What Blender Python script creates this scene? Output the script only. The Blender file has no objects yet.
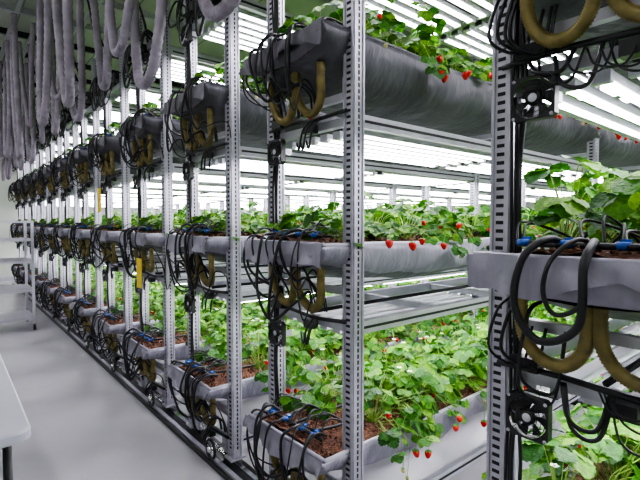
import bpy, math, random
import numpy as np
from mathutils import Vector, Matrix
random.seed(7)
R = random.Random(11)
D = bpy.data
scene = bpy.context.scene
COL = scene.collection
try:
    scene.view_settings.view_transform = 'AgX'
    scene.view_settings.look = 'AgX - Medium High Contrast'
except Exception as ex:
    print(ex)

# ------------------------------------------------------------------ materials
def new_mat(name):
    m = D.materials.new(name); m.use_nodes = True
    nt = m.node_tree
    b = nt.nodes.get('Principled BSDF')
    return m, nt, b

def pmat(name, col, rough=0.5, metal=0.0, var=0.0, vscale=8.0, bump=0.0, bscale=40.0, col2=None, stretch=None):
    m, nt, b = new_mat(name)
    b.inputs['Roughness'].default_value = rough
    b.inputs['Metallic'].default_value = metal
    b.inputs['Base Color'].default_value = (*col, 1)
    tc = nt.nodes.new('ShaderNodeTexCoord')
    mp = nt.nodes.new('ShaderNodeMapping')
    if stretch: mp.inputs['Scale'].default_value = stretch
    nt.links.new(tc.outputs['Object'], mp.inputs['Vector'])
    n = nt.nodes.new('ShaderNodeTexNoise'); n.inputs['Scale'].default_value = vscale
    n.inputs['Detail'].default_value = 5
    nt.links.new(mp.outputs['Vector'], n.inputs['Vector'])
    cr = nt.nodes.new('ShaderNodeValToRGB')
    c2 = col2 if col2 else tuple(c * (1 - var) for c in col)
    cr.color_ramp.elements[0].color = (*c2, 1); cr.color_ramp.elements[0].position = 0.35
    cr.color_ramp.elements[1].color = (*col, 1); cr.color_ramp.elements[1].position = 0.65
    nt.links.new(n.outputs['Fac'], cr.inputs['Fac'])
    nt.links.new(cr.outputs['Color'], b.inputs['Base Color'])
    if bump > 0:
        n2 = nt.nodes.new('ShaderNodeTexNoise'); n2.inputs['Scale'].default_value = bscale
        n2.inputs['Detail'].default_value = 3
        nt.links.new(mp.outputs['Vector'], n2.inputs['Vector'])
        bp = nt.nodes.new('ShaderNodeBump'); bp.inputs['Strength'].default_value = bump
        bp.inputs['Distance'].default_value = 0.02
        nt.links.new(n2.outputs['Fac'], bp.inputs['Height'])
        nt.links.new(bp.outputs['Normal'], b.inputs['Normal'])
    return m

def emis(name, col, s):
    m, nt, b = new_mat(name)
    b.inputs['Base Color'].default_value = (0.8, 0.8, 0.8, 1)
    b.inputs['Emission Color'].default_value = (*col, 1)
    b.inputs['Emission Strength'].default_value = s
    return m

M_STEEL = pmat('galvanised_steel', (0.54, 0.53, 0.60), 0.40, 0.5, 0.18, 25, 0.04, 90)
M_SLOT = pmat('slot_shadow', (0.015, 0.015, 0.018), 0.8, 0, 0.2)
M_ALU = pmat('aluminium_beam', (0.60, 0.60, 0.66), 0.36, 0.5, 0.12, 12)
M_LEDH = pmat('led_housing', (0.68, 0.68, 0.74), 0.45, 0.1, 0.05)
M_BLACK = pmat('black_rubber', (0.010, 0.010, 0.013), 0.42, 0, 0.3, 30)
M_BLKPL = pmat('black_plastic', (0.014, 0.014, 0.016), 0.35, 0, 0.2, 20)
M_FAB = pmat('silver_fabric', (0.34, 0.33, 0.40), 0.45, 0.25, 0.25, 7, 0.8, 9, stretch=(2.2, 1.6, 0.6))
M_FAB_SHADE = pmat('shaded_fabric', (0.125, 0.12, 0.145), 0.48, 0.15, 0.25, 6, 0.7, 9, stretch=(2.2, 1.6, 0.6))  # trough fabric darkened in its base colour to paint in shade
M_FABIN = pmat('white_liner', (0.60, 0.60, 0.67), 0.6, 0, 0.1, 8)
M_SOIL = pmat('coco_substrate', (0.24, 0.10, 0.055), 0.95, 0, 0.6, 60, 0.9, 120, col2=(0.05, 0.021, 0.012))
M_GOLD = pmat('olive_drain_pipe', (0.27, 0.215, 0.065), 0.36, 0.2, 0.45, 20)
M_BLUE = pmat('blue_connector', (0.02, 0.12, 0.55), 0.35, 0, 0.2)
M_HOSE = pmat('grey_flex_hose', (0.34, 0.30, 0.365), 0.6, 0, 0.3, 10)
M_STEM = pmat('stem_green', (0.22, 0.38, 0.05), 0.5, 0, 0.2)
M_UNR = pmat('unripe_berry', (0.60, 0.55, 0.22), 0.4, 0, 0.2, 30)
M_CALYX = pmat('calyx_green', (0.09, 0.30, 0.03), 0.6, 0, 0.2)
M_YEL = pmat('yellow_card', (0.85, 0.62, 0.03), 0.5, 0, 0.1)
M_CHROME = pmat('chrome', (0.7, 0.7, 0.72), 0.18, 1.0, 0.05)
M_LED = emis('led_emitter', (0.95, 0.93, 1.0), 28.0)
M_FILL = emis('fill_tube', (0.97, 0.95, 1.0), 44.0)  # emitter of the added fill fixtures
M_PET = pmat('white_petal', (0.85, 0.85, 0.82), 0.5, 0, 0.05)

def berry_mat():
    m, nt, b = new_mat('ripe_berry')
    b.inputs['Roughness'].default_value = 0.25
    tc = nt.nodes.new('ShaderNodeTexCoord')
    v = nt.nodes.new('ShaderNodeTexVoronoi'); v.inputs['Scale'].default_value = 220
    nt.links.new(tc.outputs['Object'], v.inputs['Vector'])
    cr = nt.nodes.new('ShaderNodeValToRGB')
    cr.color_ramp.elements[0].color = (0.70, 0.22, 0.04, 1); cr.color_ramp.elements[0].position = 0.10
    cr.color_ramp.elements[1].color = (0.62, 0.014, 0.010, 1); cr.color_ramp.elements[1].position = 0.2
    nt.links.new(v.outputs['Distance'], cr.inputs['Fac'])
    nt.links.new(cr.outputs['Color'], b.inputs['Base Color'])
    return m
M_BERRY = berry_mat()

def leaf_mat():
    m, nt, b = new_mat('strawberry_leaf')
    geo = nt.nodes.new('ShaderNodeNewGeometry')
    cr = nt.nodes.new('ShaderNodeValToRGB')
    e = cr.color_ramp.elements
    e[0].color = (0.012, 0.080, 0.006, 1); e[0].position = 0.0
    e[1].color = (0.19, 0.41, 0.018, 1); e[1].position = 1.0
    k = e.new(0.6); k.color = (0.055, 0.22, 0.009, 1)
    nt.links.new(geo.outputs['Random Per Island'], cr.inputs['Fac'])
    tc = nt.nodes.new('ShaderNodeTexCoord')
    n = nt.nodes.new('ShaderNodeTexNoise'); n.inputs['Scale'].default_value = 70
    nt.links.new(tc.outputs['Object'], n.inputs['Vector'])
    r2 = nt.nodes.new('ShaderNodeMapRange'); r2.inputs[1].default_value = 0.3; r2.inputs[2].default_value = 0.7
    r2.inputs[3].default_value = 0.6; r2.inputs[4].default_value = 1.25
    nt.links.new(n.outputs['Fac'], r2.inputs[0])
    hs = nt.nodes.new('ShaderNodeHueSaturation')
    nt.links.new(cr.outputs['Color'], hs.inputs['Color']); nt.links.new(r2.outputs[0], hs.inputs['Value'])
    nt.links.new(hs.outputs['Color'], b.inputs['Base Color'])
    b.inputs['Roughness'].default_value = 0.45
    b.inputs['Specular IOR Level'].default_value = 0.3
    bp = nt.nodes.new('ShaderNodeBump'); bp.inputs['Strength'].default_value = 0.5; bp.inputs['Distance'].default_value = 0.01
    nt.links.new(n.outputs['Fac'], bp.inputs['Height']); nt.links.new(bp.outputs['Normal'], b.inputs['Normal'])
    tr = nt.nodes.new('ShaderNodeBsdfTranslucent')
    nt.links.new(hs.outputs['Color'], tr.inputs['Color'])
    ms = nt.nodes.new('ShaderNodeMixShader'); ms.inputs[0].default_value = 0.28
    out = nt.nodes.get('Material Output')
    nt.links.new(b.outputs[0], ms.inputs[1]); nt.links.new(tr.outputs[0], ms.inputs[2])
    nt.links.new(ms.outputs[0], out.inputs['Surface'])
    return m
M_LEAF = leaf_mat()

# ------------------------------------------------------------------ builder
class MB:
    def __init__(s): s.v = []; s.f = []; s.m = []; s.mats = []; s.sm = []
    def mi(s, mat):
        if mat not in s.mats: s.mats.append(mat)
        return s.mats.index(mat)
    def add(s, vs, fs, mat, smooth=False):
        o = len(s.v); s.v.extend([tuple(p) for p in vs]); k = s.mi(mat)
        for f in fs:
            s.f.append([i + o for i in f]); s.m.append(k); s.sm.append(smooth)
    def box(s, c, d, mat, rot=None):
        x, y, z = d[0] / 2, d[1] / 2, d[2] / 2
        vs = [Vector((a * x, b * y, e * z)) for a in (-1, 1) for b in (-1, 1) for e in (-1, 1)]
        if rot is not None: vs = [rot @ p for p in vs]
        vs = [p + Vector(c) for p in vs]
        s.add(vs, [(0, 1, 3, 2), (4, 6, 7, 5), (0, 4, 5, 1), (2, 3, 7, 6), (0, 2, 6, 4), (1, 5, 7, 3)], mat)
    def tube(s, pts, r, mat, n=8, cap=True, rf=None):
        pts = [Vector(p) for p in pts]
        vs = []; prev = None
        for i, p in enumerate(pts):
            t = (pts[min(i + 1, len(pts) - 1)] - pts[max(i - 1, 0)])
            if t.length < 1e-9: t = Vector((0, 0, 1))
            t.normalize()
            if prev is None:
                a = Vector((0, 0, 1)) if abs(t.z) < 0.9 else Vector((1, 0, 0))
                u = t.cross(a).normalized()
            else:
                u = (prev - t * prev.dot(t))
                if u.length < 1e-6: u = t.orthogonal()
                u.normalize()
            prev = u; w = t.cross(u)
            rr = r if rf is None else rf(i)
            for k in range(n):
                an = 2 * math.pi * k / n
                vs.append(p + u * math.cos(an) * rr + w * math.sin(an) * rr)
        fs = []
        for i in range(len(pts) - 1):
            for k in range(n):
                fs.append((i * n + k, i * n + (k + 1) % n, (i + 1) * n + (k + 1) % n, (i + 1) * n + k))
        if cap:
            fs.append(tuple(range(n - 1, -1, -1))); fs.append(tuple(range((len(pts) - 1) * n, len(pts) * n)))
        s.add(vs, fs, mat, True)
    def mesh(s, name):
        me = D.meshes.new(name); me.from_pydata(s.v, [], s.f)
        for m in s.mats: me.materials.append(m)
        me.polygons.foreach_set('material_index', s.m)
        me.polygons.foreach_set('use_smooth', s.sm)
        me.update(); return me

def catmull(P, seg=8):
    P = [Vector(p) for p in P]; out = []
    Q = [P[0] * 2 - P[1]] + P + [P[-1] * 2 - P[-2]]
    for i in range(1, len(Q) - 2):
        for j in range(seg):
            t = j / seg
            out.append(0.5 * ((2 * Q[i]) + (Q[i + 1] - Q[i - 1]) * t + (2 * Q[i - 1] - 5 * Q[i] + 4 * Q[i + 1] - Q[i + 2]) * t * t
                              + (3 * Q[i] - Q[i - 1] - 3 * Q[i + 1] + Q[i + 2]) * t ** 3))
    out.append(P[-1]); return out

def obj(name, me, loc=(0, 0, 0), parent=None, rot=None):
    o = D.objects.new(name, me); o.location = loc
    if rot: o.rotation_euler = rot
    COL.objects.link(o)
    if parent: o.parent = parent
    return o

# ------------------------------------------------------------------ layout numbers
X0 = 1.34
RIM = [0.51, 1.40, 2.29]
BEAM = [0.15, 1.04, 1.93, 2.82]
BAY = 2.64
POSTX = [0, BAY, 2 * BAY, 3 * BAY]
LEN = 3 * BAY
HY = 0.29

def rack_frame():
    b = MB()
    for px in POSTX:
        for sy in (-1, 1):
            y = sy * HY
            w = 0.060
            b.box((px, y, 1.69), (w, w, 3.26), M_STEEL)
            b.box((px, y, 0.055), (0.10, 0.09, 0.012), M_STEEL)
            z = 0.12
            while z < 3.3:
                b.box((px - w / 2, y, z), (0.002, 0.024, 0.011), M_SLOT)
                b.box((px, y - w / 2, z), (0.009, 0.002, 0.018), M_SLOT)
                z += 0.026
            for e in (-1, 1):
                b.box((px - w / 2 - 0.003, y + e * 0.0245, 1.69), (0.006, 0.009, 3.26), M_STEEL)
                b.box((px + e * 0.0245, y - w / 2 - 0.003, 1.69), (0.009, 0.006, 3.26), M_STEEL)
    for k, h in enumerate(BEAM):
        for sy in (-1, 1):
            b.box((LEN / 2, sy * HY, h), (LEN, 0.032, 0.055), M_ALU)
            b.box((LEN / 2, sy * (HY + 0.017), h), (LEN - 0.1, 0.003, 0.012), M_SLOT if k == 0 else M_BLKPL)
        x = 0.0
        while x <= LEN + 0.01:
            b.box((x, 0, h), (0.035, 2 * HY, 0.035), M_ALU)
            x += 0.66 if k else BAY
    for k, h in enumerate(RIM):
        x = 0.0
        zz = 0.205 if k < 2 else 0.250
        while x <= LEN + 0.01:
            b.box((x, 0, h - zz), (0.03, 2 * HY, 0.03), M_ALU)
            x += BAY / 2
        for sy in (-1, 1):
            b.box((0, sy * (HY - 0.02), h - zz + .03), (0.05, 0.05, 0.09), M_STEEL)
    for px in POSTX:
        for sy in (-1, 1):
            y = sy * 0.20
            b.tube([(px - 0.016, y, 0.075), (px + 0.016, y, 0.075)], 0.05, M_CHROME, 20)
            for e in (-1, 1):
                b.box((px + e * 0.024, y, 0.105), (0.006, 0.06, 0.09), M_STEEL)
    b.tube([(-0.13, -0.20, 0.105), (0.0, -0.20, 0.105)], 0.012, M_CHROME, 10)
    ring = [(-0.12, -0.20 + 0.055 * math.cos(a), 0.105 + 0.055 * math.sin(a)) for a in [i * math.pi / 12 for i in range(25)]]
    b.tube(ring, 0.009, M_BLKPL, 8)
    for i in range(4):
        a = i * math.pi / 2 + .4
        b.tube([(-0.12, -0.20, 0.105), (-0.12, -0.20 + 0.055 * math.cos(a), 0.105 + 0.055 * math.sin(a))], 0.005, M_CHROME, 6)
    b.tube([(-0.14, -0.20, 0.105), (-0.10, -0.20, 0.105)], 0.018, M_CHROME, 12)
    return b.mesh('rack_frame')

def led_mesh(h):
    b = MB()
    for y in (-0.225, -0.135, -0.045, 0.045, 0.135, 0.225):
        x = 0.04
        while x < LEN - 0.1:
            L = 1.24
            b.box((x + L / 2, y, h - 0.031), (L, 0.046, 0.024), M_LEDH)
            b.box((x + L / 2, y, h - 0.045), (L - 0.03, 0.030, 0.005), M_LED)
            b.box((x + 0.012, y, h - 0.036), (0.024, 0.05, 0.034), M_LEDH)
            b.box((x + L - 0.012, y, h - 0.036), (0.024, 0.05, 0.034), M_LEDH)
            x += 1.32
    b.tube([(0, -0.0, h + 0.03), (LEN, -0.0, h + 0.03)], 0.01, M_BLACK, 6)
    return b.mesh('led_bars')

def fabric_mesh(seed, mat, matb, dscale=1.0):
    rr = random.Random(seed)
    b = MB()
    sec = [(0.262, -0.012), (0.300, 0.004), (0.305, -0.02), (0.298, -0.06), (0.282, -0.098), (0.250, -0.130), (0.196, -0.155), (0.11, -0.170), (0.0, -0.175)]
    sec = sec + [(-y, z) for y, z in sec[-2::-1]]
    dx = 0.03
    xs = [-0.164 + i * dx for i in range(int((LEN + 0.3) / dx))]
    ph = [rr.uniform(0, 6.28) for _ in range(12)]
    vs = []; n = len(sec)
    folds = [(rr.uniform(0, LEN), rr.uniform(-2.2, 2.2), rr.uniform(.025, .06), rr.uniform(.006, .016)) for _ in range(130)]
    def fold(x, z):
        d = 0
        for fx, sl, wd, am in folds:
            q = (x - fx - sl * z) / wd
            if abs(q) < 2.5: d += am * math.exp(-q * q)
        return d
    for i, x in enumerate(xs):
        e = min(1, max(0, (x + 0.164) / 0.30)); dep = 0.56 + (dscale - 0.56) * (e * e * (3 - 2 * e))
        sag = 0.030 * math.sin(x * math.pi / (BAY / 2)) ** 2 if x > 0 else 0
        for j, (y, z) in enumerate(sec):
            k = 1.0 if 2 < j < n - 3 else (0.3 if 1 < j < n - 2 else 0.1)
            d = 0.006 * math.sin(x * 9 + ph[0] + j * .7) + 0.003 * math.sin(x * 23 + ph[1] + j * 1.1) + fold(x, z * (1 if y > 0 else 1.3)) - .008
            s = 1 if y > 0 else -1
            rimw = 0.3 if j < 3 or j > n - 4 else 1.0
            vs.append((x, y + s * d * k, z * dep + (0.5 * d * k if 4 < j < n - 5 else 0) - sag * rimw))
    fs = []; fb = []
    for i in range(len(xs) - 1):
        for j in range(n - 1):
            q = (i * n + j, i * n + j + 1, (i + 1) * n + j + 1, (i + 1) * n + j)
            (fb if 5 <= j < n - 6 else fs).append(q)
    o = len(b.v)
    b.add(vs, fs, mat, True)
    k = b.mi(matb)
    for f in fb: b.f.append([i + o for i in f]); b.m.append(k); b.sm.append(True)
    for side, x in ((0, xs[0]), (1, xs[-1])):
        e = -1 if side == 0 else 1
        dep = 0.56 if side == 0 else dscale
        m = 10
        vv = []
        for a in range(m + 1):
            t = a / m
            for j in range(1, n - 1):
                y, z = sec[j]; z *= dep
                zz = z * (1 - t)
                bulge = 0.018 * math.sin(math.pi * t) + 0.008 * math.sin(y * 30 + t * 5) * (1 - abs(2 * t - 1))
                vv.append((x + e * bulge, y * (1 - 0.02 * t), zz + 0.004 * math.sin(y * 24)))
        nn = n - 2
        ff = [(a * nn + j, a * nn + j + 1, (a + 1) * nn + j + 1, (a + 1) * nn + j) for a in range(m) for j in range(nn - 1)]
        b.add(vv, ff, mat, True)
        fv = []; K = 60; A = 7
        for a in range(A + 1):
            for j in range(K + 1):
                y = -0.302 + 0.604 * j / K
                u = a / A
                sg = 0.045 + 0.060 * abs(math.sin(y * 6.2 + ph[3])) + 0.008 * math.sin(y * 27 + ph[4])
                fv.append((x + e * (0.022 + u * (0.014 + 0.012 * math.sin(y * 34 + ph[5] + u * 3) + .007 * math.sin(y * 71 + ph[7]))), y, 0.010 + .003 * math.sin(y * 40) - sg * u))
        W = K + 1
        b.add(fv, [(a * W + j, a * W + j + 1, (a + 1) * W + j + 1, (a + 1) * W + j) for a in range(A) for j in range(K)], mat, True)
    for s in (-1, 1):
        pts = [(q, s * (0.293 + .003 * math.sin(q * 7 + ph[6])), 0.004 - (0.009 * math.sin(q * math.pi / (BAY / 2)) ** 2 if q > 0 else 0)) for q in np.arange(-0.165, LEN + 0.12, 0.1)]
        b.tube(pts, 0.009, M_FABIN if dscale == 1 else mat, 8)
    b.tube([(-0.167, -0.291, 0.006), (-0.167, 0.291, 0.006)], 0.010, mat, 8)
    return b.mesh('trough_fabric')

def soil_mesh():
    b = MB(); rr = random.Random(3)
    nx = 220; ny = 14
    vs = []
    for i in range(nx + 1):
        for j in range(ny + 1):
            y = -0.275 + 0.55 * j / ny
            vs.append((-0.15 + (LEN + 0.26) * i / nx, y, -0.015 + 0.040 * (1 - (y / 0.275) ** 2) + rr.uniform(-.007, .007)))
    b.add(vs, [(i * (ny + 1) + j, (i + 1) * (ny + 1) + j, (i + 1) * (ny + 1) + j + 1, i * (ny + 1) + j + 1) for i in range(nx) for j in range(ny)], M_SOIL, True)
    for _ in range(700):
        x = rr.uniform(-0.13, 1.3); y = rr.uniform(-0.26, 0.26); r = rr.uniform(.004, .013)
        c = Vector((x, y, -0.015 + 0.040 * (1 - (y / 0.275) ** 2) + r * .4))
        q = Matrix.Rotation(rr.uniform(0, 3), 3, 'Z') @ Matrix.Rotation(rr.uniform(0, 3), 3, 'X')
        b.add([c + q @ (Vector(p) * r) for p in ((1, 0, 0), (-1, 0, 0), (0, 1.2, 0), (0, -1, 0), (0, 0, .8), (0, 0, -.8))],
              [(0, 2, 4), (2, 1, 4), (1, 3, 4), (3, 0, 4), (2, 0, 5), (1, 2, 5), (3, 1, 5), (0, 3, 5)], M_SOIL)
    return b.mesh('substrate')

def irrigation_mesh(seed):
    rr = random.Random(seed); b = MB()
    for y in (-0.13, 0.02, 0.14):
        pts = [(-0.12, y * 0.6, 0.04)] + [(x, y + rr.uniform(-.015, .015), 0.034) for x in np.arange(0.05, LEN, 0.4)]
        b.tube(catmull(pts, 3), 0.007, M_BLACK, 6)
    b.tube([(-0.10, -0.2, 0.040), (-0.10, 0.2, 0.040)], 0.009, M_BLACK, 8)
    for y in (-0.15, -0.05, 0.06, 0.16):
        yy = y + rr.uniform(-.02, .02)
        b.tube([(-0.120, yy, 0.043), (-0.075, yy, 0.043)], 0.009, M_BLUE, 10)
        b.tube([(-0.105, yy - 0.014, 0.043), (-0.105, yy + 0.014, 0.043)], 0.010, M_BLUE, 10)
        b.box((-0.085, yy, 0.055), (0.016, 0.022, 0.007), M_BLUE)
    for i in range(10):
        y = rr.uniform(-0.2, 0.2); y2 = y + rr.uniform(-.15, .15)
        b.tube(catmull([(-0.10, y, 0.043), (-0.03, y + .02, 0.065 + rr.uniform(0, .05)), (0.06, (y + y2) / 2, 0.065), (0.12, y2, 0.02)], 8), 0.004, M_BLACK, 6)
    return b.mesh('irrigation')

def drain_mesh():
    b = MB()
    for yc in (0.10, -0.10):
        r = 0.086
        pts = [(-0.095, yc + r, -0.09), (-0.095, yc + r, -0.15)]
        pts += [(-0.095 + 0.02 * math.sin(a), yc + r * math.cos(a), -0.175 - 0.115 * math.sin(a)) for a in [i * math.pi / 12 for i in range(13)]]
        pts += [(-0.095, yc - r, -0.15), (-0.095, yc - r, -0.09)]
        pts = catmull(pts, 7)
        b.tube(pts, .018, M_GOLD, 12, rf=lambda i: 0.0165 + 0.003 * (i % 2))
    return b.mesh('drain_bends')

def cable_mesh(seed, near=False):
    rr = random.Random(seed); b = MB()
    for i in range(4):
        y = HY - 0.045 - 0.010 * i
        pts = [(-0.035 - rr.uniform(0, .015), y + rr.uniform(-.01, .01), z) for z in np.arange(0.12, 3.2, 0.22)]
        b.tube(catmull(pts, 4), 0.005 + 0.001 * (i % 2), M_BLACK, 6)
    for li, h in enumerate(RIM):
        if near:
            for (ya, yb, dr, r) in ((0.12, -0.01, 0.19, 0.010), (0.05, -0.015, 0.12, 0.006), (-0.16, -0.20, 0.2, 0.006)):
                pts = [(-0.06, ya - .04, h + 0.04), (-0.14, ya - .02, h + 0.055), (-0.212, ya + .01, h + 0.005), (-0.235, ya + .015, h - dr * .6),
                       (-0.232, (ya + yb) / 2 + .02, h - dr), (-0.225, yb, h - dr * .75), (-0.212, yb - .005, h + 0.0), (-0.14, yb, h + .05), (-0.07, yb + .02, h + .04)]
                b.tube(catmull(pts, 9), r, M_BLACK, 9)
            for i in range(8):
                y = rr.uniform(-.25, 0.08); d = rr.uniform(.02, .1)
                b.tube(catmull([(-0.05, y, h - .33), (-0.09, y + .02, h - .35 - d), (-0.10, y + .08, h - .34 - d), (-0.05, y + .12, h - .34)], 7), rr.choice([.003, .004, .006]), M_BLACK, 6)
            for i in range(4):
                y = rr.uniform(.14, .26); d = rr.uniform(.05, .16)
                b.tube(catmull([(-0.05, y, h - .12), (-0.10, y + .02, h - .16), (-0.12, y + .03, h - .2 - d), (-0.07, y - .04, h - .24 - d), (-0.045, y - .06, h - .2)], 7), rr.choice([.004, .005]), M_BLACK, 6)
        else:
            for i in range(8):
                y = rr.uniform(-0.2, 0.24); dy = rr.uniform(-.22, .22)
                drop = rr.uniform(0.10, 0.36); r = rr.choice([0.0035, 0.005, 0.007])
                ox = rr.uniform(-.03, .03)
                pts = [(-0.06, y, h + 0.04), (-0.14, y + rr.uniform(-.04, .04), h + rr.uniform(.04, .09)), (-0.205, y + dy * .1, h + 0.01), (-0.215 + ox, y + dy * .2, h - drop * .6),
                       (-0.18 + ox, y + dy * .5, h - drop), (-0.13, y + dy * .9, h - drop * rr.uniform(.5, .95)), (-0.07, y + dy, h - 0.22), (-0.045, y + dy + .01, h - 0.3)]
                b.tube(catmull(pts, 8), r, M_BLACK, 8)
            for i in range(3):
                y = 0.22 + rr.uniform(0, .06); d = rr.uniform(.15, .34)
                pts = [(-0.05, y - .02, h - 0.02), (-0.15, y + .03, h + 0.03), (-0.18, y + .05, h - .1), (-0.14, y + .03 + rr.uniform(-.05, .02), h - d), (-0.07, y - .05, h - d - .03), (-0.045, y - .08, h - d + .12)]
                b.tube(catmull(pts, 7), rr.choice([.004, .006]), M_BLACK, 8)
            for i in range(3):
                y = rr.uniform(-.2, .0)
                b.tube(catmull([(-0.05, y, h - .33), (-0.09, y + .01, h - .38), (-0.08, y + .05, h - .46), (-0.055, y + .1, h - .42)], 6), .005, M_BLACK, 6)
        b.tube(catmull([(-0.045, -0.29, h - .325), (-0.055, -0.1, h - .335), (-0.05, 0.1, h - .325), (-0.045, 0.28, h - .33)], 6), 0.009, M_BLACK, 8)
        b.box((-0.05, 0.19, h - 0.31), (0.04, 0.08, 0.04), M_BLKPL)
        b.box((-0.05, -0.06, h - 0.37), (0.04, 0.06, 0.04), M_BLKPL)
    b.box((-0.03, 0.10, 2.90), (0.09, 0.22, 0.07), M_BLKPL)
    b.box((-0.03, -0.15, 2.89), (0.08, 0.14, 0.06), M_BLKPL)
    for i in range(12):
        y = rr.uniform(-.25, .22); dy = rr.uniform(-.2, .2); d = rr.uniform(.08, .3)
        b.tube(catmull([(-0.05, y, 2.92), (-0.13, y, 2.95), (-0.17, y + dy * .3, 2.9 - d * .5), (-0.15, y + dy * .6, 2.9 - d), (-0.08, y + dy, 2.86), (-0.04, y + dy, 2.90)], 7),
               rr.choice([.006, .009]), M_BLACK, 7)
    for i in range(2):
        y = -.05 + .15 * i
        b.tube(catmull([(-0.05, y, 2.93), (-0.08, y, 3.1), (-0.16, y - .03, 3.3), (-0.2, y, 3.6), (-0.24, y + .05, 3.85)], 6), 0.010, M_BLACK, 7)
    return b.mesh('cables')

def fan_mesh():
    b = MB(); s = 0.06; n = 32; t = 0.0125
    rin = 0.056
    out = []; inn = []
    for i in range(n):
        a = 2 * math.pi * (i + .5) / n
        c, d = math.cos(a), math.sin(a); k = s / max(abs(c), abs(d))
        out.append((c * k, d * k)); inn.append((c * rin, d * rin))
    vs = [(x, p[0], p[1]) for x in (-t, t) for q in (out, inn) for p in q]
    fs = []
    for i in range(n):
        j = (i + 1) % n
        fs += [(i, j, n + j, n + i), (2 * n + i, 3 * n + i, 3 * n + j, 2 * n + j), (i, 2 * n + i, 2 * n + j, j), (n + i, n + j, 3 * n + j, 3 * n + i)]
    b.add(vs, fs, M_BLKPL)
    b.tube([(-0.011, 0, 0), (0.011, 0, 0)], 0.021, M_BLKPL, 20)
    for k in range(7):
        a0 = 2 * math.pi * k / 7
        vs = []
        for i in range(5):
            r = 0.018 + 0.035 * i / 4
            for q in range(4):
                a = a0 + (q / 3) * 0.72 + i * 0.06
                vs.append((-0.007 + 0.014 * q / 3, r * math.cos(a), r * math.sin(a)))
        b.add(vs, [(i * 4 + q, i * 4 + q + 1, i * 4 + q + 5, i * 4 + q + 4) for i in range(4) for q in range(3)], M_BLKPL)
    for rr_ in (0.030, 0.042, 0.053):
        b.tube([(-0.015, rr_ * math.cos(a), rr_ * math.sin(a)) for a in [i * math.pi / 12 for i in range(25)]], 0.0009, M_BLKPL, 5)
    for k in range(4):
        a = math.pi / 4 + k * math.pi / 2
        b.tube([(-0.015, 0.02 * math.cos(a), 0.02 * math.sin(a)), (-0.015, 0.066 * math.cos(a), 0.066 * math.sin(a))], 0.0012, M_BLKPL, 5)
        b.tube([(-0.0155, 0.073 * math.cos(a), 0.073 * math.sin(a)), (-0.011, 0.073 * math.cos(a), 0.073 * math.sin(a))], 0.005, M_STEEL, 8)
    b.tube([(-0.0115, 0, 0), (-0.0135, 0, 0)], 0.012, M_LEDH, 16)
    b.box((0.03, 0.045, 0), (0.05, 0.012, 0.03), M_STEEL)
    b.box((0.03, -0.045, 0), (0.05, 0.012, 0.03), M_STEEL)
    return b.mesh('fan')

# ---- strawberry foliage
half = [(0.03, 0.05), (0.12, 0.26), (0.22, 0.31), (0.28, 0.46), (0.38, 0.43), (0.46, 0.55), (0.55, 0.47), (0.64, 0.54), (0.71, 0.40), (0.80, 0.42), (0.86, 0.26), (0.95, 0.22), (0.97, 0.07)]
mid = [0.0, 0.33, 0.66, 1.0]
def leaflet_template():
    v = []
    def zz(t, w): return -0.22 * t * t + 0.36 * abs(w) - 0.46 * w * w + 0.06 * math.sin(t * 18) * abs(w)
    for t in mid: v.append((t, 0, zz(t, 0)))
    for t, w in half: v.append((t, w, zz(t, w)))
    for t, w in half: v.append((t, -w, zz(t, w)))
    L = 4; Rr = 4 + len(half)
    f = []
    for a, s, e, bb in [(0, 0, 4, 1), (1, 4, 8, 2), (2, 8, 12, 3)]:
        f.append([a] + [bb] + [L + i for i in range(e, s - 1, -1)])
        f.append([a] + [Rr + i for i in range(s, e + 1)] + [bb])
    return np.array(v), f
LT, LF = leaflet_template()

def rz(a): c, s = math.cos(a), math.sin(a); return np.array([[c, -s, 0], [s, c, 0], [0, 0, 1]])
def ry(a): c, s = math.cos(a), math.sin(a); return np.array([[c, 0, s], [0, 1, 0], [-s, 0, c]])
def rx(a): c, s = math.cos(a), math.sin(a); return np.array([[1, 0, 0], [0, c, -s], [0, s, c]])

def berry(b, p, s, mat, rr):
    prof = [(0.0, 0.0), (0.30, 0.03), (0.46, 0.16), (0.50, 0.34), (0.44, 0.58), (0.30, 0.83), (0.14, 0.97), (0.0, 1.02)]
    n = 9; vs = []
    tx, ty = rr.uniform(-.25, .25), rr.uniform(-.25, .25)
    for r, z in prof[1:-1]:
        for k in range(n):
            a = 2 * math.pi * k / n
            vs.append((p[0] + s * (r * math.cos(a) + tx * z), p[1] + s * (r * math.sin(a) + ty * z), p[2] - s * z * 1.1))
    vs.append((p[0], p[1], p[2])); vs.append((p[0] + s * tx, p[1] + s * ty, p[2] - s * 1.13))
    m = len(prof) - 2
    fs = [(i * n + k, i * n + (k + 1) % n, (i + 1) * n + (k + 1) % n, (i + 1) * n + k) for i in range(m - 1) for k in range(n)]
    fs += [(m * n, (k + 1) % n, k) for k in range(n)] + [(m * n + 1, (m - 1) * n + k, (m - 1) * n + (k + 1) % n) for k in range(n)]
    b.add(vs, fs, mat, True)
    for k in range(6):
        a = 2 * math.pi * k / 6
        d = Vector((math.cos(a), math.sin(a), 0)); q = Vector((-d.y, d.x, 0)); c = Vector(p)
        b.add([c + Vector((0, 0, .1 * s)), c + d * .3 * s + q * .15 * s + Vector((0, 0, .03 * s)), c + d * .62 * s - Vector((0, 0, .08 * s)), c + d * .3 * s - q * .15 * s + Vector((0, 0, .03 * s))],
              [(0, 1, 2, 3)], M_CALYX)

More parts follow.
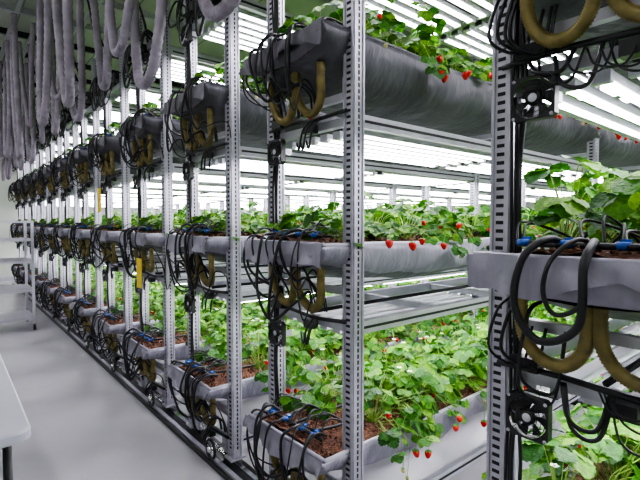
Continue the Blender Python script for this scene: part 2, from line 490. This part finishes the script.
def plants_mesh(seed, xstart, nleaf, hmin, hmax, spread, size, name, spacing=0.19, over=0.42, blow=-0.15, bprob=.75, droop=3):
    rr = random.Random(seed); b = MB()
    li = b.mi(M_LEAF)
    def leaf(ex, ey, h, az, s, tilt):
        M = rz(az) @ ry(tilt) @ rx(rr.uniform(-.45, .45))
        for off, sc in ((0, 1.0), (1.3, 0.92), (-1.3, 0.92)):
            MM = M @ rz(off + rr.uniform(-.12, .12)) @ rx(rr.uniform(-.2, .2)) @ ry(rr.uniform(-.1, .25))
            V = (LT * np.array([s * sc, s * sc * .95, s * sc])) @ MM.T + np.array([ex, ey, h])
            o = len(b.v); b.v.extend(map(tuple, V.tolist()))
            for f in LF:
                b.f.append([i + o for i in f]); b.m.append(li); b.sm.append(True)
    x = xstart
    crowns = []
    while x < LEN + 0.02:
        for y in (-0.145, 0.145):
            crowns.append((x + rr.uniform(-.05, .05), y + rr.uniform(-.035, .035)))
        x += spacing
    for cx, cy in crowns:
        vig = rr.uniform(0.75, 1.18)
        for k in range(int(nleaf * vig)):
            az = rr.uniform(0, 2 * math.pi)
            inner = rr.random()
            L = (0.03 + spread * (inner ** 0.7)) * vig
            h = (hmin + (hmax - hmin) * rr.random() * (1 - 0.45 * inner)) * vig
            ex, ey = cx + math.cos(az) * L, cy + math.sin(az) * L
            ey = max(-over, min(over, ey))
            ex = max(-0.17, ex)
            if abs(ey) > 0.27: h -= (abs(ey) - 0.27) * rr.uniform(0.4, 1.6)
            if abs(ey) <= 0.31 and h < 0.04: h = 0.04
            p0 = Vector((cx, cy, 0.0)); p2 = Vector((ex, ey, h)); p1 = (p0 + p2) * .5 + Vector((0, 0, 0.04 + h * .15))
            b.tube([p0, p0 * .25 + p1 * .5 + p2 * .25 + Vector((0, 0, 0.01)), p2], 0.0020, M_STEM, 3, cap=False)
            leaf(ex, ey, h, az + rr.uniform(-.6, .6), size * rr.uniform(0.60, 1.15), rr.uniform(-0.15, 0.85) * (0.5 + inner))
        sgn = -1 if cy < 0 else 1
        if cx > 0.2:
            for q in range(rr.randint(0, droop)):
                bx = cx + rr.uniform(-.12, .12); by = sgn * rr.uniform(.335, .385); bz = rr.uniform(-0.06, 0.04)
                b.tube(catmull([(cx, cy, 0.01), (bx, sgn * 0.25, 0.09), (bx, sgn * 0.33, max(.05, bz + .03)), (bx, by, bz)], 4), 0.0018, M_STEM, 3, cap=False)
                leaf(bx, by, bz, sgn * math.pi / 2 + rr.uniform(-.7, .7), size * rr.uniform(.5, .9), rr.uniform(.5, 1.2))
        if rr.random() < (bprob if cy < 0 else 0.35):
            tx = cx + rr.uniform(-.1, .1)
            for q in range(rr.choice([1, 2, 2, 3])):
                bx = max(0.13, tx + rr.uniform(-.06, .06)); by = sgn * rr.uniform(0.345, 0.41); bz = rr.uniform(blow, 0.03)
                ripe = rr.random() < 0.8
                s = rr.uniform(0.026, 0.037) if ripe else rr.uniform(0.013, 0.022)
                b.tube(catmull([(cx, cy, 0.01), (bx, sgn * 0.26, 0.07), (bx, sgn * 0.325, 0.05), (bx + .01, by, max(bz + .04, .0)), (bx, by, bz)], 4), 0.0014, M_STEM, 4, cap=False)
                berry(b, (bx, by, bz), s, M_BERRY if ripe else M_UNR, rr)
        if rr.random() < .5:
            berry(b, (cx + rr.uniform(-.1, .1), cy + sgn * rr.uniform(.08, .17), rr.uniform(.05, .12)), rr.uniform(.022, .032), M_BERRY, rr)
        for q in range(rr.choice([0, 0, 1, 2])):
            c = Vector((cx + rr.uniform(-.1, .1), cy + rr.uniform(-.12, .12), hmax * rr.uniform(.75, 1.02)))
            b.tube([(cx, cy, 0), (c.x, c.y, c.z)], .0014, M_STEM, 3, cap=False)
            for k in range(5):
                a = 2 * math.pi * k / 5; d = Vector((math.cos(a), math.sin(a), .2)); qq = Vector((-d.y, d.x, 0))
                b.add([c, c + d * .008 + qq * .007, c + d * .015, c + d * .008 - qq * .007], [(0, 1, 2, 3)], M_PET)
            b.tube([c, c + Vector((0, 0, .004))], .004, M_YEL, 6)
    return b.mesh(name)

ME_FRAME = rack_frame()
ME_LED = [led_mesh(h) for h in BEAM[1:]]
ME_FAB = [fabric_mesh(1, M_FAB, M_FAB), fabric_mesh(2, M_FAB, M_FAB_SHADE), fabric_mesh(3, M_FAB_SHADE, M_FAB_SHADE, 1.25)]  # mid-tier underside and whole top trough use the painted-shade fabric
ME_SOIL = soil_mesh()
ME_IRR = [irrigation_mesh(4), irrigation_mesh(9)]
ME_DRAIN = drain_mesh()
ME_CAB = [cable_mesh(21), cable_mesh(22), cable_mesh(23), cable_mesh(25, True)]
ME_FAN = fan_mesh()
ME_PL = [plants_mesh(31, 0.30, 36, 0.05, 0.28, 0.25, 0.066, 'strawberry_plants_lush', over=0.46, blow=-.2, bprob=.9),
         plants_mesh(32, 0.10, 26, 0.03, 0.22, 0.17, 0.057, 'strawberry_plants_mid', over=.38, blow=-.13, bprob=.8, droop=1),
         plants_mesh(33, 0.14, 28, 0.04, 0.31, 0.21, 0.062, 'strawberry_plants_top', over=0.40, blow=-.08, bprob=.75, droop=1),
         plants_mesh(34, 0.12, 24, 0.06, 0.30, 0.20, 0.080, 'strawberry_plants_near', over=0.36, droop=1)]

def make_rack(yc, i):
    r = obj('growing_rack', None, (X0, yc, 0))
    obj('steel_frame', ME_FRAME, (0, 0, 0), r)
    for k in range(3): obj('led_grow_lights_%d' % (k + 1), ME_LED[k], (0, 0, 0), r)
    obj('power_cables', ME_CAB[3] if i == 0 else ME_CAB[i % 3], (0, 0, 0), r)
    for k, h in enumerate(RIM):
        obj('cooling_fan_%d' % (k + 1), ME_FAN, (-0.085, 0.165, h + 0.44), r)
        t = obj('planting_trough', None, (X0, yc, h))
        obj('fabric', ME_FAB[k], (0, 0, 0), t)
        obj('substrate', ME_SOIL, (0, 0, 0), t)
        obj('irrigation_tubing', ME_IRR[(i + k) % 2], (0, 0, 0), t)
        obj('drain_pipes', ME_DRAIN, (0, 0, -0.02 if k == 2 else 0), t)
        v = k
        if i == 0 and k < 2: v = 3
        obj('strawberry_plants', ME_PL[v], (X0, yc, h), None)

centers = [-0.61, 0.42] + [1.675 + 1.04 * n for n in range(11)]
for i, yc in enumerate(centers): make_rack(yc, i - 1)

# ------------------------------------------------------------------ room
WX0, WX1, WY0, WY1, CH = -2.4, 11.0, -3.0, 13.9, 4.3
M_FLOOR = pmat('epoxy_floor', (0.54, 0.53, 0.57), 0.25, 0, 0.14, 1.3, 0.03, 60)
def panel_mat(name, col):
    m, nt, b = new_mat(name)
    tc = nt.nodes.new('ShaderNodeTexCoord')
    w = nt.nodes.new('ShaderNodeTexBrick')
    w.offset = 0
    w.inputs['Scale'].default_value = 1.0
    w.inputs['Brick Width'].default_value = 1.15; w.inputs['Row Height'].default_value = 50
    w.inputs['Mortar Size'].default_value = 0.012
    w.inputs['Color1'].default_value = (*col, 1); w.inputs['Color2'].default_value = (*[c * .95 for c in col], 1)
    w.inputs['Mortar'].default_value = (*[c * .45 for c in col], 1)
    nt.links.new(tc.outputs['Object'], w.inputs['Vector'])
    nt.links.new(w.outputs['Color'], b.inputs['Base Color'])
    b.inputs['Roughness'].default_value = 0.5
    return m
M_WALL = panel_mat('insulated_wall_panel', (0.60, 0.63, 0.57))
M_CEIL = panel_mat('ceiling_panel', (0.52, 0.55, 0.49))
def slab(name, c, d, mat):
    b = MB(); b.box((0, 0, 0), d, mat); return obj(name, b.mesh(name), c)
cx, cy = (WX0 + WX1) / 2, (WY0 + WY1) / 2
slab('floor', (cx, cy, -0.05), (WX1 - WX0, WY1 - WY0, 0.1), M_FLOOR)
slab('ceiling', (cx, cy, CH + 0.05), (WX1 - WX0, WY1 - WY0, 0.1), M_CEIL)
slab('wall_back', (cx, WY1 + 0.05, CH / 2), (WX1 - WX0, 0.1, CH), M_WALL)
slab('wall_front', (cx, WY0 - 0.05, CH / 2), (WX1 - WX0, 0.1, CH), M_WALL)
slab('wall_left', (WX0 - 0.05, cy, CH / 2), (0.1, WY1 - WY0, CH), M_WALL)
slab('wall_right', (WX1 + 0.05, cy, CH / 2), (0.1, WY1 - WY0, CH), M_WALL)
slab('baseboard_back', (cx, WY1 - 0.01, 0.05), (WX1 - WX0, 0.02, 0.1), M_ALU)

for px in POSTX:
    b = MB(); L = 14.2
    b.box((0, 0, 0.006), (0.11, L, 0.012), M_BLKPL)
    b.box((0, 0, 0.018), (0.030, L, 0.014), M_CHROME)
    if px == 0:
        b.box((-0.085, 0, 0.014), (0.03, L, 0.028), M_STEEL)
        b.tube([(-0.12, -L / 2, 0.015), (-0.12, L / 2, 0.015)], 0.014, M_BLACK, 8)
    obj('floor_rail', b.mesh('floor_rail'), (X0 + px, 5.9, 0))

b = MB()
y = -2.0
while y < 13.5:
    b.box((4.2, y, CH - 0.08), (13.0, 0.05, 0.08), M_BLKPL if int(y * 2) % 2 else M_STEEL); y += 0.9
for x in (-1.2, 0.1, 1.5):
    b.box((x, 5.4, CH - 0.13), (0.05, 16.4, 0.05), M_STEEL)
obj('ceiling_strut_grid', b.mesh('struts'))
b = MB()
for x, r in ((0.30, .035), (0.38, .02), (-0.25, .02), (-0.4, .05)):
    b.tube([(x, -2.8, CH - 0.22), (x, 13.7, CH - 0.22)], r, M_BLACK if r < .03 else M_HOSE, 10)
obj('ceiling_pipes', b.mesh('pipes'))
b = MB()
for x in (0.02, 0.16): b.box((x, 5.4, CH - 0.22), (0.012, 16.4, 0.07), M_STEEL)
y = -2.7
while y < 13.6: b.box((0.09, y, CH - 0.24), (0.15, 0.02, 0.012), M_STEEL); y += 0.3
obj('cable_tray', b.mesh('tray'))

for y in (-1.6, 0.6, 2.8, 5.0, 7.2, 9.4, 11.6):  # battens added out of view to fill the aisle with light
    b = MB()
    b.box((0, 0, 0.03), (0.14, 1.25, 0.05), M_LEDH)
    b.box((0, 0, 0.0), (0.11, 1.2, 0.02), M_FILL)
    for yy in (-.5, .5): b.tube([(0, yy, .05), (0, yy, .22)], .004, M_BLACK, 5)
    obj('aisle_fill_light', b.mesh('aisle_fill_light'), (-0.85, y, CH - 0.34))

def hose(x, y0, y1, zt, zb, r, xs=0.0, seed=0, pw=1.9):
    b = MB()
    pts = []; N = 9
    for i in range(N + 1):
        t = i / N; u = abs(2 * t - 1)
        pts.append((x + xs * t + 0.02 * math.sin(t * 7 + seed), y0 + (y1 - y0) * (0.5 + 0.5 * (1 if t > .5 else -1) * u ** 0.75), zb + (zt - zb) * u ** pw))
    P = catmull(pts, 26)
    b.tube(P, r, M_HOSE, 12, rf=lambda i: r * (1.0 if i % 4 < 2 else 0.88))
    obj('flexible_hose', b.mesh('flexible_hose'))
k = 0
ZT = CH - 0.24
for n in range(11):
    yb = 1.45 + 1.04 * n
    zb = {0: 2.50, 1: 2.40}.get(n, R.uniform(2.4, 2.65))
    hose(1.02, yb + .05, yb + 1.02, ZT, zb, 0.034, 0.06, k); k += 1
    if n in (1, 3, 5, 7):
        hose(0.95, yb + .25, yb + 1.1, ZT, zb + .22, 0.030, -0.05, k); k += 1
    if n > 1 and n != 4:
        hose(0.74, yb + .1, yb + 0.1 + R.uniform(.7, 1.1), ZT, R.uniform(2.25, 2.6), 0.036, 0.05, k, 1.6); k += 1
b = MB()
for x in (0.76, 1.02): b.box((x, 6.6, ZT + 0.085), (0.05, 12.4, 0.04), M_STEEL)
obj('hose_support_rail', b.mesh('hose_rail'))

# ------------------------------------------------------------------ table
b = MB()
M_TAB = pmat('table_top_plastic', (0.62, 0.62, 0.70), 0.4, 0, 0.05)
def rrect(x0, x1, y0, y1, r, n=8):
    o = []
    for (cx_, cy_, a0) in ((x1 - r, y1 - r, 0), (x0 + r, y1 - r, 90), (x0 + r, y0 + r, 180), (x1 - r, y0 + r, 270)):
        for i in range(n + 1):
            a = math.radians(a0 + 90 * i / n); o.append((cx_ + r * math.cos(a), cy_ + r * math.sin(a)))
    return o
tx0, tx1, ty0, ty1 = -0.50, 0.225, 1.89, 3.69
vs = []
for ins, z in [(0.010, 0.708), (0.0, 0.716), (0.0, 0.744), (0.008, 0.752)]:
    vs += [(x, y, z) for x, y in rrect(tx0 + ins, tx1 - ins, ty0 + ins, ty1 - ins, 0.05)]
n = 36
fs = [(i * n + j, i * n + (j + 1) % n, (i + 1) * n + (j + 1) % n, (i + 1) * n + j) for i in range(3) for j in range(n)]
fs += [tuple(range(n - 1, -1, -1)), tuple(range(3 * n, 4 * n))]
b.add(vs, fs, M_TAB)
for yy in (2.05, 3.47):
    for xx in (-0.42, 0.16):
        b.tube([(xx, yy, 0.0), (xx, yy, 0.71)], 0.016, M_BLKPL, 10)
        b.tube([(xx, yy, 0.0), (xx, yy, 0.02)], 0.022, M_BLACK, 10)
    b.tube([(-0.42, yy, 0.25), (0.16, yy, 0.25)], 0.012, M_BLKPL, 8)
    b.tube([(-0.42, yy, 0.66), (0.16, yy, 0.66)], 0.012, M_BLKPL, 8)
obj('folding_table', b.mesh('folding_table'))

# ------------------------------------------------------------------ trolley
b = MB()
for xx in (0.0, 0.42):
    for yy in (0, 0.7):
        b.box((xx, yy, 0.80), (0.035, 0.035, 1.42), M_ALU)
        b.tube([(xx - 0.012, yy, 0.045), (xx + 0.012, yy, 0.045)], 0.045, M_BLACK, 16)
        b.box((xx, yy, 0.085), (0.03, 0.03, 0.03), M_STEEL)
for z in (0.16, 0.55, 0.95, 1.25, 1.5):
    for xx in (0.0, 0.42): b.box((xx, 0.35, z), (0.03, 0.7, 0.03), M_ALU)
    for yy in (0, 0.7): b.box((0.21, yy, z), (0.42, 0.03, 0.03), M_ALU)
    if z in (0.55, 0.95, 0.16): b.box((0.21, 0.35, z + 0.015), (0.42, 0.7, 0.01), M_STEEL)
obj('harvest_trolley', b.mesh('harvest_trolley'), (0.50, 7.3, 0))

for (x, y, z) in ((1.10, 3.42, 1.12), (1.10, 4.5, 1.70)):
    b = MB(); b.box((0, 0, 0), (0.006, 0.10, 0.22), M_YEL)
    b.tube([(0, 0, 0.105), (0.02, 0.01, 0.2), (0.03, 0.03, 0.26)], 0.0015, M_BLACK, 5)
    obj('sticky_trap', b.mesh('sticky_trap'), (x, y, z))

# ------------------------------------------------------------------ world + camera
w = D.worlds.new('World'); scene.world = w; w.use_nodes = True
w.node_tree.nodes['Background'].inputs[0].default_value = (0.8, 0.82, 0.9, 1)
w.node_tree.nodes['Background'].inputs[1].default_value = 0.1

cam = D.cameras.new('Camera'); co = D.objects.new('Camera', cam); COL.objects.link(co)
cam.sensor_width = 36; cam.lens = 450 / 640 * 36; cam.clip_start = 0.02
co.location = (0, 0, 1.5)
co.rotation_euler = (math.radians(90 - 2.3), 0, math.radians(-39.8))
scene.camera = co
